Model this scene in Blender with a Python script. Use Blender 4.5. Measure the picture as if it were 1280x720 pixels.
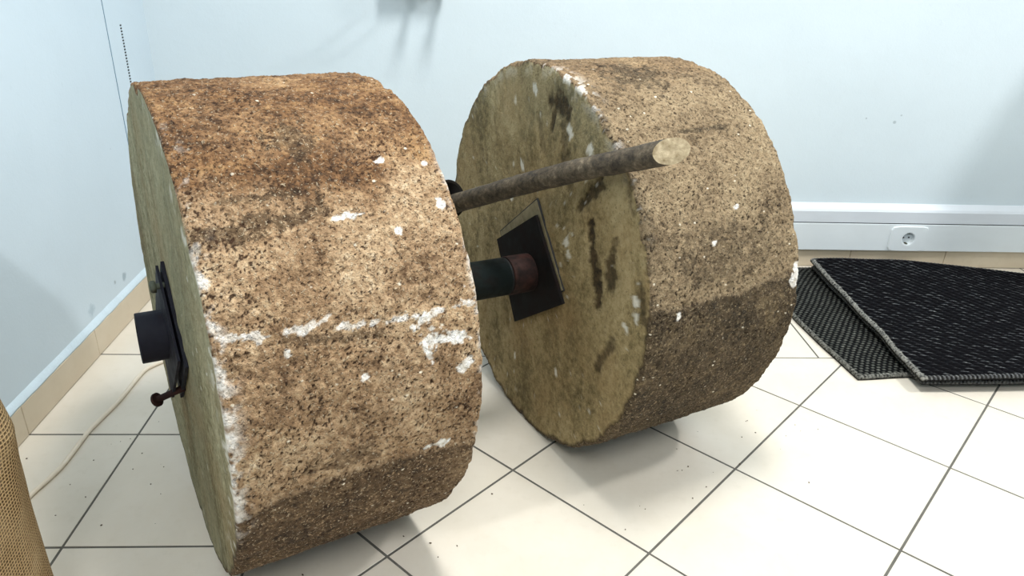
import bpy, bmesh, math, random
import numpy as np
from mathutils import Vector, Matrix

random.seed(4)
scene = bpy.context.scene
C = scene.collection
for _o in list(bpy.data.objects):
    bpy.data.objects.remove(_o)

# ------------------------------------------------------------------ camera
A0 = 0.059341194567807204                     # walls are turned 3.4 degrees against the lens
def unturn(v):
    return Vector((v[0]*math.cos(A0)+v[1]*math.sin(A0), -v[0]*math.sin(A0)+v[1]*math.cos(A0), v[2]))
cr = unturn((0.99937052, 0.01508792, 0.03210784))
cu = unturn((-0.03547617, 0.42502951, 0.90448403))
cf = unturn((0.0, 0.90505374, -0.42529722))
cam_d = bpy.data.cameras.new('camera'); cam = bpy.data.objects.new('camera', cam_d); C.objects.link(cam)
cam.matrix_world = Matrix(((cr.x, cu.x, -cf.x, 0), (cr.y, cu.y, -cf.y, 0), (cr.z, cu.z, -cf.z, 1.0), (0, 0, 0, 1)))
cam_d.sensor_width = 36.0; cam_d.lens = 936.48/1280*36; cam_d.clip_start = 0.02
scene.camera = cam

# ------------------------------------------------------------------ world, lights, exposure
w = bpy.data.worlds.new('world'); scene.world = w; w.use_nodes = True
w.node_tree.nodes['Background'].inputs[0].default_value = (0.90, 0.95, 1.0, 1)
w.node_tree.nodes['Background'].inputs[1].default_value = 0.6
def area(name, loc, aim, sx, sy, power, col):
    l = bpy.data.lights.new(name, 'AREA'); l.shape = 'RECTANGLE'; l.size = sx; l.size_y = sy
    l.energy = power; l.color = col
    o = bpy.data.objects.new(name, l); C.objects.link(o); o.location = loc
    o.rotation_euler = (Vector(aim)-Vector(loc)).to_track_quat('-Z', 'Y').to_euler()
    return o
area('ceiling_tube_light', (0.30, 1.05, 2.7), (0.30, 1.05, 0), 0.32, 0.7, 36, (1.0, 1.0, 0.98))
area('ceiling_tube_light_window_side', (2.6, 1.2, 2.7), (2.2, 1.3, 0), 0.22, 0.22, 34, (1.0, 1.0, 1.0))
area('ceiling_tube_light_door_side', (0.1, -0.9, 2.7), (0.1, 0.2, 0), 0.6, 1.2, 36, (1.0, 1.0, 0.99))
vs = scene.view_settings
vs.view_transform = 'Standard'; vs.look = 'None'; vs.gamma = 1.0; vs.use_curve_mapping = False
vs.exposure = 0.55

# ------------------------------------------------------------------ helpers
def s2l(c):
    return tuple((x/255/12.92 if x/255 <= 0.04045 else ((x/255+0.055)/1.055)**2.4) for x in c) + (1.0,)

class G:
    """small node graph writer"""
    def __init__(self, name):
        self.m = bpy.data.materials.new(name); self.m.use_nodes = True
        self.t = self.m.node_tree; self.t.nodes.clear()
        self.out = self.n('ShaderNodeOutputMaterial'); self.b = self.n('ShaderNodeBsdfPrincipled')
        self.t.links.new(self.b.outputs[0], self.out.inputs[0])
        self._co = None
    def n(self, typ, **kw):
        x = self.t.nodes.new(typ)
        for k, v in kw.items(): setattr(x, k, v)
        return x
    def put(self, sock, v):
        if hasattr(v, 'is_output'): self.t.links.new(v, sock)
        else: sock.default_value = v
    def co(self, scale=(1, 1, 1), rot=(0, 0, 0)):
        if self._co is None: self._co = self.n('ShaderNodeTexCoord').outputs['Object']
        if scale == (1, 1, 1) and rot == (0, 0, 0): return self._co
        m = self.n('ShaderNodeMapping'); self.t.links.new(self._co, m.inputs[0])
        m.inputs['Scale'].default_value = scale; m.inputs['Rotation'].default_value = rot
        return m.outputs[0]
    def noise(self, scale, detail=4, rough=0.55, co=None, dist=0.0):
        x = self.n('ShaderNodeTexNoise'); self.put(x.inputs['Vector'], co or self.co())
        x.inputs['Scale'].default_value = scale; x.inputs['Detail'].default_value = detail
        x.inputs['Roughness'].default_value = rough; x.inputs['Distortion'].default_value = dist
        return x.outputs[0]
    def voro(self, scale, co=None, feature='F1'):
        x = self.n('ShaderNodeTexVoronoi', feature=feature); self.put(x.inputs['Vector'], co or self.co())
        x.inputs['Scale'].default_value = scale
        return x
    def ramp(self, v, a, b, lo=0.0, hi=1.0):
        x = self.n('ShaderNodeMapRange', clamp=True)
        self.put(x.inputs[0], v); x.inputs[1].default_value = a; x.inputs[2].default_value = b
        x.inputs[3].default_value = lo; x.inputs[4].default_value = hi
        return x.outputs[0]
    def colramp(self, v, stops):
        x = self.n('ShaderNodeValToRGB'); self.put(x.inputs[0], v)
        e = x.color_ramp.elements
        while len(e) < len(stops): e.new(0.5)
        for k, (p, c) in enumerate(stops): e[k].position = p; e[k].color = s2l(c)
        return x.outputs[0]
    def math(self, op, a, b=0.0):
        x = self.n('ShaderNodeMath', operation=op); self.put(x.inputs[0], a); self.put(x.inputs[1], b)
        return x.outputs[0]
    def mix(self, f, a, b, blend='MIX'):
        x = self.n('ShaderNodeMix', data_type='RGBA', blend_type=blend)
        self.put(x.inputs[0], f); self.put(x.inputs[6], a); self.put(x.inputs[7], b)
        return x.outputs[2]
    def attr(self, name):
        x = self.n('ShaderNodeVertexColor'); x.layer_name = name
        s = self.n('ShaderNodeSeparateColor'); self.t.links.new(x.outputs[0], s.inputs[0])
        return s.outputs[0], s.outputs[1], s.outputs[2], x.outputs[1]
    def bump(self, h, strength, dist=0.002):
        x = self.n('ShaderNodeBump'); self.put(x.inputs['Height'], h)
        x.inputs['Strength'].default_value = strength; x.inputs['Distance'].default_value = dist
        self.t.links.new(x.outputs[0], self.b.inputs['Normal'])
    def end(self, col, rough=0.7, metal=0.0, spec=0.5):
        self.put(self.b.inputs['Base Color'], col); self.put(self.b.inputs['Roughness'], rough)
        self.put(self.b.inputs['Metallic'], metal); self.b.inputs['Specular IOR Level'].default_value = spec
        return self.m

def obj(name, me, mat=None, parent=None, loc=None):
    if isinstance(me, bmesh.types.BMesh):
        bm = me; me = bpy.data.meshes.new(name); bm.to_mesh(me); bm.free()
    if mat is not None and not me.materials: me.materials.append(mat)
    o = bpy.data.objects.new(name, me); C.objects.link(o)
    if loc is not None: o.location = loc
    if parent is not None: o.parent = parent
    return o
def tag(o, label, cat, group=None, kind=None):
    o['label'] = label; o['category'] = cat
    if group: o['group'] = group
    if kind: o['kind'] = kind
    return o
def struct(o, label=None):
    o['kind'] = 'structure'
    if label: o['label'] = label
    return o
def empty(name, loc):
    o = bpy.data.objects.new(name, None); C.objects.link(o); o.location = loc; o.empty_display_size = 0.05
    return o
def box(bm, x0, x1, y0, y1, z0, z1, bev=0.0, seg=1):
    m = Matrix.Translation(((x0+x1)/2, (y0+y1)/2, (z0+z1)/2)) @ Matrix.Diagonal((x1-x0, y1-y0, z1-z0, 1))
    r = bmesh.ops.create_cube(bm, size=1, matrix=m)
    if bev > 0:
        es = list({e for v in r['verts'] for e in v.link_edges})
        bmesh.ops.bevel(bm, geom=es, offset=bev, segments=seg, affect='EDGES', profile=0.5)
    return bm
def bx(*a, **k): return box(bmesh.new(), *a, **k)
def smooth(o, on=True):
    me = o.data; me.polygons.foreach_set('use_smooth', np.full(len(me.polygons), on)); me.update()
    return o
def npmesh(name, V, F, smooth_=True):
    """V (n,3), F (m,4) quads"""
    me = bpy.data.meshes.new(name)
    V = np.asarray(V, np.float32); F = np.asarray(F, np.int32)
    me.vertices.add(len(V)); me.vertices.foreach_set('co', V.ravel())
    k = F.shape[1]
    me.loops.add(F.size); me.loops.foreach_set('vertex_index', F.ravel())
    me.polygons.add(len(F)); me.polygons.foreach_set('loop_start', np.arange(len(F), dtype=np.int32)*k)
    me.polygons.foreach_set('use_smooth', np.full(len(F), smooth_))
    me.update(calc_edges=True); me.validate()
    return me
def gridfaces(nu, nv, wrap_u=False, off=0, flip=False):
    i = np.arange(nu if wrap_u else nu-1); j = np.arange(nv-1)
    I, J = np.meshgrid(i, j, indexing='ij'); I2 = (I+1) % nu
    q = np.stack([I*nv+J, I2*nv+J, I2*nv+J+1, I*nv+J+1], -1).reshape(-1, 4)+off
    return q[:, ::-1] if flip else q
def hash3(ix, iy, iz, seed):
    h = (ix*73856093) ^ (iy*19349663) ^ (iz*83492791) ^ (seed*2654435761 & 0x7fffffff)
    h = h & 0xffffffff
    h = ((h ^ (h >> 15))*2246822519) & 0xffffffff
    h = ((h ^ (h >> 13))*3266489917) & 0xffffffff
    h = h ^ (h >> 16)
    return h/4294967295.0
def vnoise(P, scale, seed=0):
    p = np.asarray(P, float)*scale; i = np.floor(p).astype(np.int64); f = p-i; f = f*f*(3-2*f)
    r = 0.0
    for dx in (0, 1):
        wx = f[..., 0] if dx else 1-f[..., 0]
        for dy in (0, 1):
            wy = f[..., 1] if dy else 1-f[..., 1]
            for dz in (0, 1):
                wz = f[..., 2] if dz else 1-f[..., 2]
                r = r+wx*wy*wz*hash3(i[..., 0]+dx, i[..., 1]+dy, i[..., 2]+dz, seed)
    return r                                   # 0..1
def fbm(P, scale, oct_=3, seed=0):
    r = 0; a = 0.5; tot = 0
    for k in range(oct_):
        r = r+a*vnoise(P, scale*2**k, seed+k*17); tot += a; a *= 0.5
    return r/tot
def sstep(a, b, x):
    t = np.clip((x-a)/(b-a), 0, 1); return t*t*(3-2*t)
def tube(bm, pts, r, seg=12, caps=True):
    """swept tube through points; r scalar or list"""
    pts = [Vector(p) for p in pts]; n = len(pts); rr = r if hasattr(r, '__len__') else [r]*n
    t0 = (pts[1]-pts[0]).normalized(); ref = Vector((0, 0, 1)) if abs(t0.z) < 0.9 else Vector((1, 0, 0))
    u = t0.cross(ref).normalized(); rings = []
    for k in range(n):
        t = (pts[min(k+1, n-1)]-pts[max(k-1, 0)]).normalized()
        u = (u-t*u.dot(t)).normalized(); v = t.cross(u)
        rings.append([bm.verts.new(pts[k]+rr[k]*(math.cos(2*math.pi*s/seg)*u+math.sin(2*math.pi*s/seg)*v)) for s in range(seg)])
    for k in range(n-1):
        for s in range(seg):
            f = bm.faces.new((rings[k][s], rings[k][(s+1) % seg], rings[k+1][(s+1) % seg], rings[k+1][s])); f.smooth = True
    if caps:
        bm.faces.new(rings[0][::-1]); bm.faces.new(rings[-1])
    return rings
def frame(az, el):
    d = np.array([math.cos(az)*math.cos(el), math.sin(az)*math.cos(el), math.sin(el)])
    u = np.array([0, 0, 1.0])-d*d[2]; u /= np.linalg.norm(u); v = np.cross(u, d)
    return d, u, v

# ------------------------------------------------------------------ materials
def mat_wall(name, col, scuffs=()):
    g = G(name); n = g.noise(2.2, 5); f = g.noise(45, 3)
    c = g.mix(g.ramp(n, 0.3, 0.7), s2l(col), s2l(tuple(x-7 for x in col)))
    c = g.mix(g.ramp(f, 0.66, 0.8, 0, 0.25), c, s2l(tuple(x-22 for x in col)))
    P = g.co()
    for (p, r, k, sc) in scuffs:
        v = g.n('ShaderNodeVectorMath', operation='DISTANCE'); g.put(v.inputs[0], P); v.inputs[1].default_value = p
        e = g.math('ADD', v.outputs['Value'], g.math('MULTIPLY', g.math('SUBTRACT', g.noise(60, 4), 0.5), r*1.6))
        c = g.mix(g.ramp(e, r*0.9, r*0.45, 0, k), c, s2l(sc))
    h = g.math('ADD', g.noise(14, 5), g.math('MULTIPLY', g.noise(160, 2), 0.25))
    g.bump(h, 0.25, 0.004)
    return g.end(c, 0.6, spec=0.3)
grey = (120, 135, 140)
M_back = mat_wall('pale_blue_wall_paint', (210, 222, 228),
    [((1.345, 2.337, 0.50), 0.007, 0.5, grey), ((1.362, 2.337, 0.522), 0.005, 0.45, grey), ((1.25, 2.337, 0.51), 0.004, 0.5, grey),
     ((0.95, 2.337, 0.42), 0.02, 0.3, (215, 205, 175))])
M_left = mat_wall('pale_blue_side_wall_paint', (201, 215, 224),
    [((-0.951, 1.915, 0.122), 0.014, 0.6, (125, 145, 158)), ((-0.951, 1.86, 0.13), 0.008, 0.6, grey), ((-0.951, 1.72, 0.115), 0.022, 0.55, (150, 172, 184)),
     ((-0.951, 1.98, 0.46), 0.004, 0.3, grey)])
def mat_plain(name, col, rough=0.5, var=6, scale=20, metal=0.0, spec=0.5, bump=0.0):
    g = G(name); n = g.noise(scale, 4)
    c = g.mix(g.ramp(n, 0.3, 0.7), s2l(col), s2l(tuple(max(0, x-var) for x in col)))
    if bump: g.bump(g.noise(scale*6, 3), bump, 0.002)
    return g.end(c, rough, metal, spec)
M_ceil = mat_plain('ceiling_paint', (238, 240, 240), 0.8)
M_trunk = mat_plain('trunking_plastic', (222, 229, 232), 0.4, 8, 6)
M_trunk2 = mat_plain('trunking_lid_plastic', (214, 220, 226), 0.38, 6, 6)
M_seam = mat_plain('dark_seam', (52, 58, 62), 0.7)
M_sock = mat_plain('socket_plastic', (232, 236, 234), 0.3, 4)
M_dark = mat_plain('dark_hole', (22, 22, 24), 0.7)
M_grout = mat_plain('grey_grout', (104, 101, 94), 0.9, 18, 30)
def mat_tile(name, c0, c1, c2):
    g = G(name); oi = g.n('ShaderNodeObjectInfo')
    n = g.noise(7, 6, 0.65); n2 = g.noise(38, 4, 0.6)
    c = g.mix(g.ramp(n, 0.35, 0.72), s2l(c0), s2l(c1))
    c = g.mix(g.ramp(n2, 0.55, 0.75, 0, 0.35), c, s2l(c2))
    c = g.mix(g.math('MULTIPLY', oi.outputs['Random'], 0.3), c, s2l(c1))
    d = g.noise(95, 2, 0.5)                                       # grit trodden in
    c = g.mix(g.ramp(d, 0.80, 0.86, 0, 0.6), c, s2l((120, 110, 95)))
    g.bump(g.noise(26, 4), 0.12, 0.002)
    return g.end(c, g.ramp(n2, 0.3, 0.7, 0.28, 0.42), spec=0.35)
M_tile = mat_tile('ivory_floor_tile', (222, 214, 200), (214, 205, 189), (203, 194, 177))
M_base = mat_tile('beige_skirting_tile', (205, 192, 170), (197, 183, 160), (186, 172, 150))
M_caulk = mat_plain('painted_plaster_lip', (203, 219, 228), 0.6, 10, 25, bump=0.4)

def mat_rim(name, dark, mid, light, white, dirtc, speck):
    g = G(name); pit, wh, dirt, brown = g.attr('marks')
    n1 = g.noise(11, 5, 0.6); n2 = g.noise(95, 5, 0.65); n3 = g.noise(330, 2, 0.6)
    v = g.math('ADD', g.math('MULTIPLY', n1, 0.45), g.math('MULTIPLY', n2, 0.55))
    c = g.colramp(v, [(0.36, dark), (0.47, mid), (0.58, light), (0.68, white)])
    c = g.mix(brown, c, g.colramp(v, [(0.38, (48, 30, 17)), (0.5, (112, 76, 44)), (0.62, (160, 122, 78))]))
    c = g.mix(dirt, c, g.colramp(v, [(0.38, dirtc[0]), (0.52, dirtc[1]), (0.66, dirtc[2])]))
    c = g.mix(g.ramp(n3, 0.60, 0.72, 0, 0.65), c, s2l(dark))
    n4 = g.noise(210, 3, 0.7); n5 = g.noise(240, 2, 0.6, g.co((1, 1, 1), (1.1, 0.4, 0.7)))
    c = g.mix(g.ramp(n4, 0.56, 0.68, 0, 0.8), c, s2l(speck))
    c = g.mix(g.ramp(n5, 0.60, 0.72, 0, 0.7), c, s2l(white))
    c = g.mix(g.math('MULTIPLY', dirt, g.ramp(g.noise(190, 2, 0.6, g.co((1, 1, 1), (0.3, 1.4, 0.2))), 0.60, 0.68, 0, 0.75)), c, s2l(light))
    c = g.mix(g.ramp(pit, 0.15, 0.75, 0, 0.92), c, s2l(speck))
    vo = g.voro(105, g.co((1, 1, 1.4))); rnd = g.n('ShaderNodeSeparateColor'); g.t.links.new(vo.outputs['Color'], rnd.inputs[0])
    sp = g.math('MULTIPLY', g.ramp(vo.outputs['Distance'], 0.34, 0.14), g.ramp(rnd.outputs[0], 0.972, 0.976))
    c = g.mix(g.math('MULTIPLY', sp, 0.85), c, s2l((240, 228, 205)))
    c = g.mix(wh, c, g.mix(g.ramp(n2, 0.4, 0.6), s2l((222, 212, 198)), s2l((246, 243, 238))))
    h = g.math('SUBTRACT', g.math('ADD', n2, g.math('MULTIPLY', n3, 0.6)), g.math('ADD', g.math('MULTIPLY', pit, 0.6), g.ramp(n4, 0.56, 0.68, 0, 0.5)))
    g.bump(g.math('ADD', h, g.ramp(n5, 0.58, 0.74, 0, 0.5)), 0.9, 0.004)
    return g.end(c, 0.85, spec=0.25)
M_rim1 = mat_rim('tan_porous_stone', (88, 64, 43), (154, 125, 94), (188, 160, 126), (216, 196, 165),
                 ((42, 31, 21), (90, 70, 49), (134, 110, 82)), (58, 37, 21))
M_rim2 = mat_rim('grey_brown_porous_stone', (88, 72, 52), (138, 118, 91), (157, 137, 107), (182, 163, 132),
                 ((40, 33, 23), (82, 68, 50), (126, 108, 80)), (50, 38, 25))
def mat_face(name, a, b, c_, str_scale, rot):
    g = G(name); pit, wh, dirt, brown = g.attr('marks')
    st = g.noise(9, 6, 0.65, g.co(str_scale, rot), 0.4); n2 = g.noise(70, 6, 0.75); n1 = g.noise(6, 4, 0.6)
    v = g.math('ADD', g.math('MULTIPLY', st, 0.5), g.math('MULTIPLY', n2, 0.5))
    c = g.colramp(v, [(0.40, a), (0.5, b), (0.61, c_)])
    c = g.mix(g.ramp(g.noise(240, 3, 0.7), 0.56, 0.7, 0, 0.45), c, s2l(c_))
    c = g.mix(g.ramp(n1, 0.45, 0.7, 0, 0.5), c, s2l((146, 119, 80)), 'MIX')
    c = g.mix(brown, c, s2l((150, 150, 124)))
    c = g.mix(g.ramp(g.noise(150, 4, 0.7), 0.58, 0.70, 0, 0.7), c, s2l(tuple(int(q*0.8) for q in a)))
    c = g.mix(g.math('MULTIPLY', dirt, 0.9), c, g.colramp(n2, [(0.4, (20, 13, 6)), (0.6, (62, 45, 25))]))
    c = g.mix(wh, c, s2l((220, 216, 204)))
    g.bump(g.math('ADD', v, g.math('MULTIPLY', g.noise(260, 2), 0.4)), 0.9, 0.005)
    return g.end(c, 0.85, spec=0.25)
M_face1 = mat_face('olive_grey_hewn_stone', (96, 90, 62), (140, 133, 101), (176, 169, 138), (1.0, 1.0, 0.22), (0.25, 0, 0))
M_face2 = mat_face('olive_brown_hewn_stone', (94, 82, 54), (142, 125, 88), (172, 154, 116), (1.0, 1.0, 0.4), (0.4, 0.2, 0))
M_patch = mat_plain('mortar', (150, 138, 108), 0.9, 30, 60, bump=0.5)
def mat_metal(name, col, rust, amt, rough=0.45):
    g = G(name); n = g.noise(30, 5, 0.65); n2 = g.noise(140, 3)
    c = g.mix(g.ramp(n, 0.62-amt*0.4, 0.80-amt*0.4), s2l(col), s2l(rust))
    g.bump(n2, 0.3, 0.001)
    return g.end(c, g.ramp(n, 0.3, 0.7, rough+0.1, rough+0.4), 0.0, 0.18)
M_black = mat_metal('black_painted_steel', (24, 24, 33), (40, 30, 30), 0.05, 0.42)
M_pipe = mat_metal('dark_green_black_steel_pipe', (24, 31, 31), (24, 20, 19), 0.3, 0.38)
M_collar = mat_metal('rusty_steel_collar', (50, 29, 24), (26, 17, 15), 0.6, 0.5)
M_plate = mat_metal('dark_rusty_plate', (9, 7, 7), (22, 13, 11), 0.4, 0.6)
M_nail = mat_metal('rusty_nail', (38, 22, 22), (54, 32, 26), 0.4, 0.55)
M_bolt = mat_metal('grey_green_bolt', (84, 88, 76), (60, 56, 44), 0.3, 0.5)
def mat_bark():
    g = G('bark'); n = g.noise(110, 6, 0.75); n2 = g.noise(26, 3)
    c = g.colramp(g.math('ADD', g.math('MULTIPLY', n, .6), g.math('MULTIPLY', n2, .4)), [(0.38, (34, 30, 24)), (0.5, (70, 61, 49)), (0.6, (98, 87, 71)), (0.68, (140, 127, 106))])
    g.bump(n, 0.6, 0.003); return g.end(c, 0.75, spec=0.35)
M_bark = mat_bark()
M_wood = mat_plain('cut_wood', (196, 178, 146), 0.75, 62, 90, bump=0.3)
M_rubber = mat_plain('black_pipe_sleeve', (26, 24, 24), 0.45, 8, 40)
M_cable = mat_plain('white_cable_sheath', (232, 220, 200), 0.5, 10, 30)
def mat_weave(name, top, low, spark):
    g = G(name); h, a, b, _ = g.attr('marks')
    n = g.noise(150, 3, 0.6); n2 = g.noise(9, 3)
    c = g.mix(g.ramp(h, 0.35, 0.95), s2l(low), s2l(top))
    c = g.mix(g.math('MULTIPLY', g.ramp(h, 0.7, 1.0), g.ramp(n, 0.52, 0.66)), c, s2l(spark))
    c = g.mix(g.math('MULTIPLY', a, g.ramp(n, 0.40, 0.60, 0.1, 0.95)), c, s2l((152, 150, 142)))
    g.bump(g.noise(420, 2), 0.5, 0.001)
    return g.end(c, 0.9, spec=0.08)
M_mat1 = mat_weave('black_chunky_weave', (92, 93, 95), (9, 9, 12), (160, 160, 157))
M_mat2 = mat_weave('charcoal_flat_weave', (82, 83, 78), (12, 13, 13), (118, 119, 112))
def mat_burlap():
    g = G('burlap'); uv = g.n('ShaderNodeTexCoord').outputs['UV']
    def wave(dirn, sc):
        x = g.n('ShaderNodeTexWave', wave_type='BANDS', bands_direction=dirn); g.put(x.inputs[0], uv)
        x.inputs['Scale'].default_value = sc; x.inputs['Distortion'].default_value = 1.2; x.inputs['Detail'].default_value = 1
        x.inputs['Detail Scale'].default_value = 2.0
        return x.outputs['Fac']
    m = g.math('MAXIMUM', wave('X', 58.0), wave('Y', 58.0)); n = g.noise(14, 4); n2 = g.noise(120, 4)
    c = g.mix(g.ramp(m, 0.45, 0.95), s2l((84, 64, 38)), s2l((200, 168, 124)))
    c = g.mix(g.ramp(n, 0.45, 0.75, 0, 0.6), c, s2l((212, 186, 146)))
    c = g.mix(g.ramp(n2, 0.6, 0.75, 0, 0.5), c, s2l((140, 108, 68)))
    g.bump(g.math('ADD', m, g.math('MULTIPLY', n2, 0.5)), 0.8, 0.004)
    return g.end(c, 0.9, spec=0.15)
M_burlap = mat_burlap()
M_caster = mat_plain('white_caster_board', (225, 226, 224), 0.5)  # board of the unseen shapes added to shade the wall

# ------------------------------------------------------------------ room shell
XL, YB, XR, YF, ZC = -0.951, 2.337, 3.4, -2.4, 2.8
struct(obj('wall_left', bx(XL-0.12, XL, YF-0.12, YB+0.12, -0.05, ZC), M_left), 'pale blue painted side wall')
struct(obj('wall_back', bx(XL, XR+0.12, YB, YB+0.12, -0.05, ZC), M_back), 'pale blue painted back wall')
struct(obj('wall_right', bx(XR, XR+0.12, YF-0.12, YB, -0.05, ZC), M_back))
struct(obj('wall_front', bx(XL, XR, YF-0.12, YF, -0.05, ZC), M_back))
struct(obj('ceiling', bx(XL-0.12, XR+0.12, YF-0.12, YB+0.12, ZC, ZC+0.1), M_ceil))
floor = struct(obj('floor', bx(XL-0.12, XR+0.12, YF-0.12, YB+0.12, -0.06, -0.0007), M_grout), 'ivory tiled floor with grey joints, laid diagonally inside a straight border')
# floor tiles: diagonal field inside a straight two-row border along the walls
GAP = 0.0038; TH = 0.012
def clip(poly, nx, ny, c):
    out = []
    for k in range(len(poly)):
        a, b = poly[k], poly[(k+1) % len(poly)]
        da, db = nx*a[0]+ny*a[1]-c, nx*b[0]+ny*b[1]-c
        if da <= 0: out.append(a)
        if (da < 0) != (db < 0) and da != db:
            t = da/(da-db); out.append((a[0]+t*(b[0]-a[0]), a[1]+t*(b[1]-a[1])))
    return out
def area2(p): return abs(sum(p[k][0]*p[(k+1) % len(p)][1]-p[(k+1) % len(p)][0]*p[k][1] for k in range(len(p))))/2
tile_cache = {}
def add_tile(poly, rnd):
    cx = sum(p[0] for p in poly)/len(poly); cy = sum(p[1] for p in poly)/len(poly)
    loc = [(p[0]-cx, p[1]-cy) for p in poly]
    key = tuple((round(a, 4), round(b, 4)) for a, b in loc)
    me = tile_cache.get(key)
    if me is None:
        bm = bmesh.new(); n = len(loc); e = 0.0011
        def ring(s, z):
            r = []
            for a, b in loc:
                L = math.hypot(a, b) or 1; r.append(bm.verts.new((a*(1-s/L), b*(1-s/L), z)))
            return r
        r0, r1, r2 = ring(0, -TH), ring(0, -0.0009), ring(e*1.4, 0)
        for A, B in ((r0, r1), (r1, r2)):
            for k in range(n): bm.faces.new((A[k], A[(k+1) % n], B[(k+1) % n], B[k]))
        bm.faces.new(r2)
        bmesh.ops.recalc_face_normals(bm, faces=bm.faces)
        me = bpy.data.meshes.new('tile'); bm.to_mesh(me); bm.free(); me.materials.append(M_tile); tile_cache[key] = me
    o = bpy.data.objects.new('tile', me); C.objects.link(o); o.location = (cx, cy, random.uniform(-0.0004, 0)); o.parent = floor
    return o
P0 = (0.089, 1.240); S = 0.3315; BX, BY = -0.386, 1.703
a45 = math.radians(44.75)
da = (math.sin(a45), math.cos(a45)); db = (math.cos(a45), -math.sin(a45))
h = GAP/2
XF, YFF = 2.75, -0.35
for i in range(-8, 10):
    for j in range(-8, 9):
        q = [(i, j), (i+1, j), (i+1, j+1), (i, j+1)]
        ins = [(h, h), (-h, h), (-h, -h), (h, -h)]
        poly = [(P0[0]+(S*u+iu)*db[0]+(S*v+iv)*da[0], P0[1]+(S*u+iu)*db[1]+(S*v+iv)*da[1]) for (u, v), (iu, iv) in zip(q, ins)]
        for nx, ny, c in ((-1, 0, -(BX+h)), (0, 1, BY-h), (1, 0, XF), (0, -1, -YFF)):
            if poly: poly = clip(poly, nx, ny, c)
        if len(poly) >= 3 and area2(poly) > 0.0012: add_tile(poly, 0)
def rect(x0, x1, y0, y1): return [(x0+h, y0+h), (x1-h, y0+h), (x1-h, y1-h), (x0+h, y1-h)]
rows = [-0.287+0.33*k for k in range(0, 7)]             # ... 1.033 1.363 1.693
cols = [-0.386+0.33*k for k in range(0, 10)]
for k in range(len(rows)-1):
    y0, y1 = rows[k], rows[k+1]
    if k == len(rows)-2: y1 = BY
    add_tile(rect(XL+0.004, -0.716, y0, y1), 0); add_tile(rect(-0.716, BX, y0, y1), 0)
for y0, y1 in ((BY, BY+0.33), (BY+0.33, YB-0.004)):
    add_tile(rect(XL+0.004, -0.716, y0, y1), 0); add_tile(rect(-0.716, BX, y0, y1), 0)
    for k in range(len(cols)-1): add_tile(rect(cols[k], cols[k+1], y0, y1), 0)
# skirting tiles
BH = 0.074
bl = struct(obj('baseboard_left', bx(XL, XL+0.005, -0.6, YB, 0.001, BH-0.002), M_grout), 'beige skirting tiles along the side wall')
ys = [1.694+0.335*k for k in range(-6, 2)]+[YB]
for k in range(len(ys)-1):
    m = bx(XL+0.002, XL+0.010, ys[k]+0.001, ys[k+1]-0.001, 0.0015, BH, bev=0.001)
    obj('skirting_tile', m, M_base, bl)
bb = struct(obj('baseboard_back', bx(XL+0.012, 2.75, YB-0.005, YB, 0.001, 0.062), M_grout), 'beige skirting tiles under the white trunking')
xs = [XL+0.012]+[1.300+0.337*k for k in range(-6, 5)]
for k in range(len(xs)-1):
    if xs[k+1]-xs[k] < 0.02: continue
    obj('skirting_tile', bx(xs[k]+0.001, xs[k+1]-0.001, YB-0.010, YB-0.002, 0.0015, 0.0635, bev=0.001), M_base, bb)
# pale plaster lip over the side skirting
bm = bmesh.new(); N = 120; prof = [(0.0, BH), (0.0098, BH+0.0005), (0.009, BH+0.004), (0.003, BH+0.014), (0.0, BH+0.019)]
rings = []
for k in range(N):
    y = -0.6+(YB-0.002+0.6)*k/(N-1); wv = 0.9+0.2*random.random()
    rings.append([bm.verts.new((XL+px*wv if px else XL-0.001, y, BH+(pz-BH)*(0.75+0.25*wv))) for px, pz in prof])
for k in range(N-1):
    for s in range(len(prof)-1):
        f = bm.faces.new((rings[k][s], rings[k+1][s], rings[k+1][s+1], rings[k][s+1])); f.smooth = True
bmesh.ops.recalc_face_normals(bm, faces=bm.faces)
struct(obj('trim_1', bm, M_caulk), 'pale painted plaster lip above the side skirting')
# flat vertical channel near the corner of the side wall with a slotted edge
tr = struct(obj('trim_2', bx(XL, XL+0.0015, 2.086, 2.30, 0.10, ZC), M_left), 'pale blue flat wall channel in the corner')
obj('joint_line', bx(XL, XL+0.0012, 2.0842, 2.086, 0.10, ZC), mat_plain('blue_grey_joint', (110, 138, 158), 0.7), tr)
slot_me = None
for k in range(22):
    z = 0.585+k*0.0078
    if slot_me is None:
        bm = bx(-0.0015, 0.0015, -0.0035, 0.0035, -0.0018, 0.0018); slot_me = bpy.data.meshes.new('slot'); bm.to_mesh(slot_me); bm.free(); slot_me.materials.append(M_dark)
    o = bpy.data.objects.new('slot', slot_me); C.objects.link(o); o.location = (XL+0.0012, 2.165, z); o.parent = tr

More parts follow.
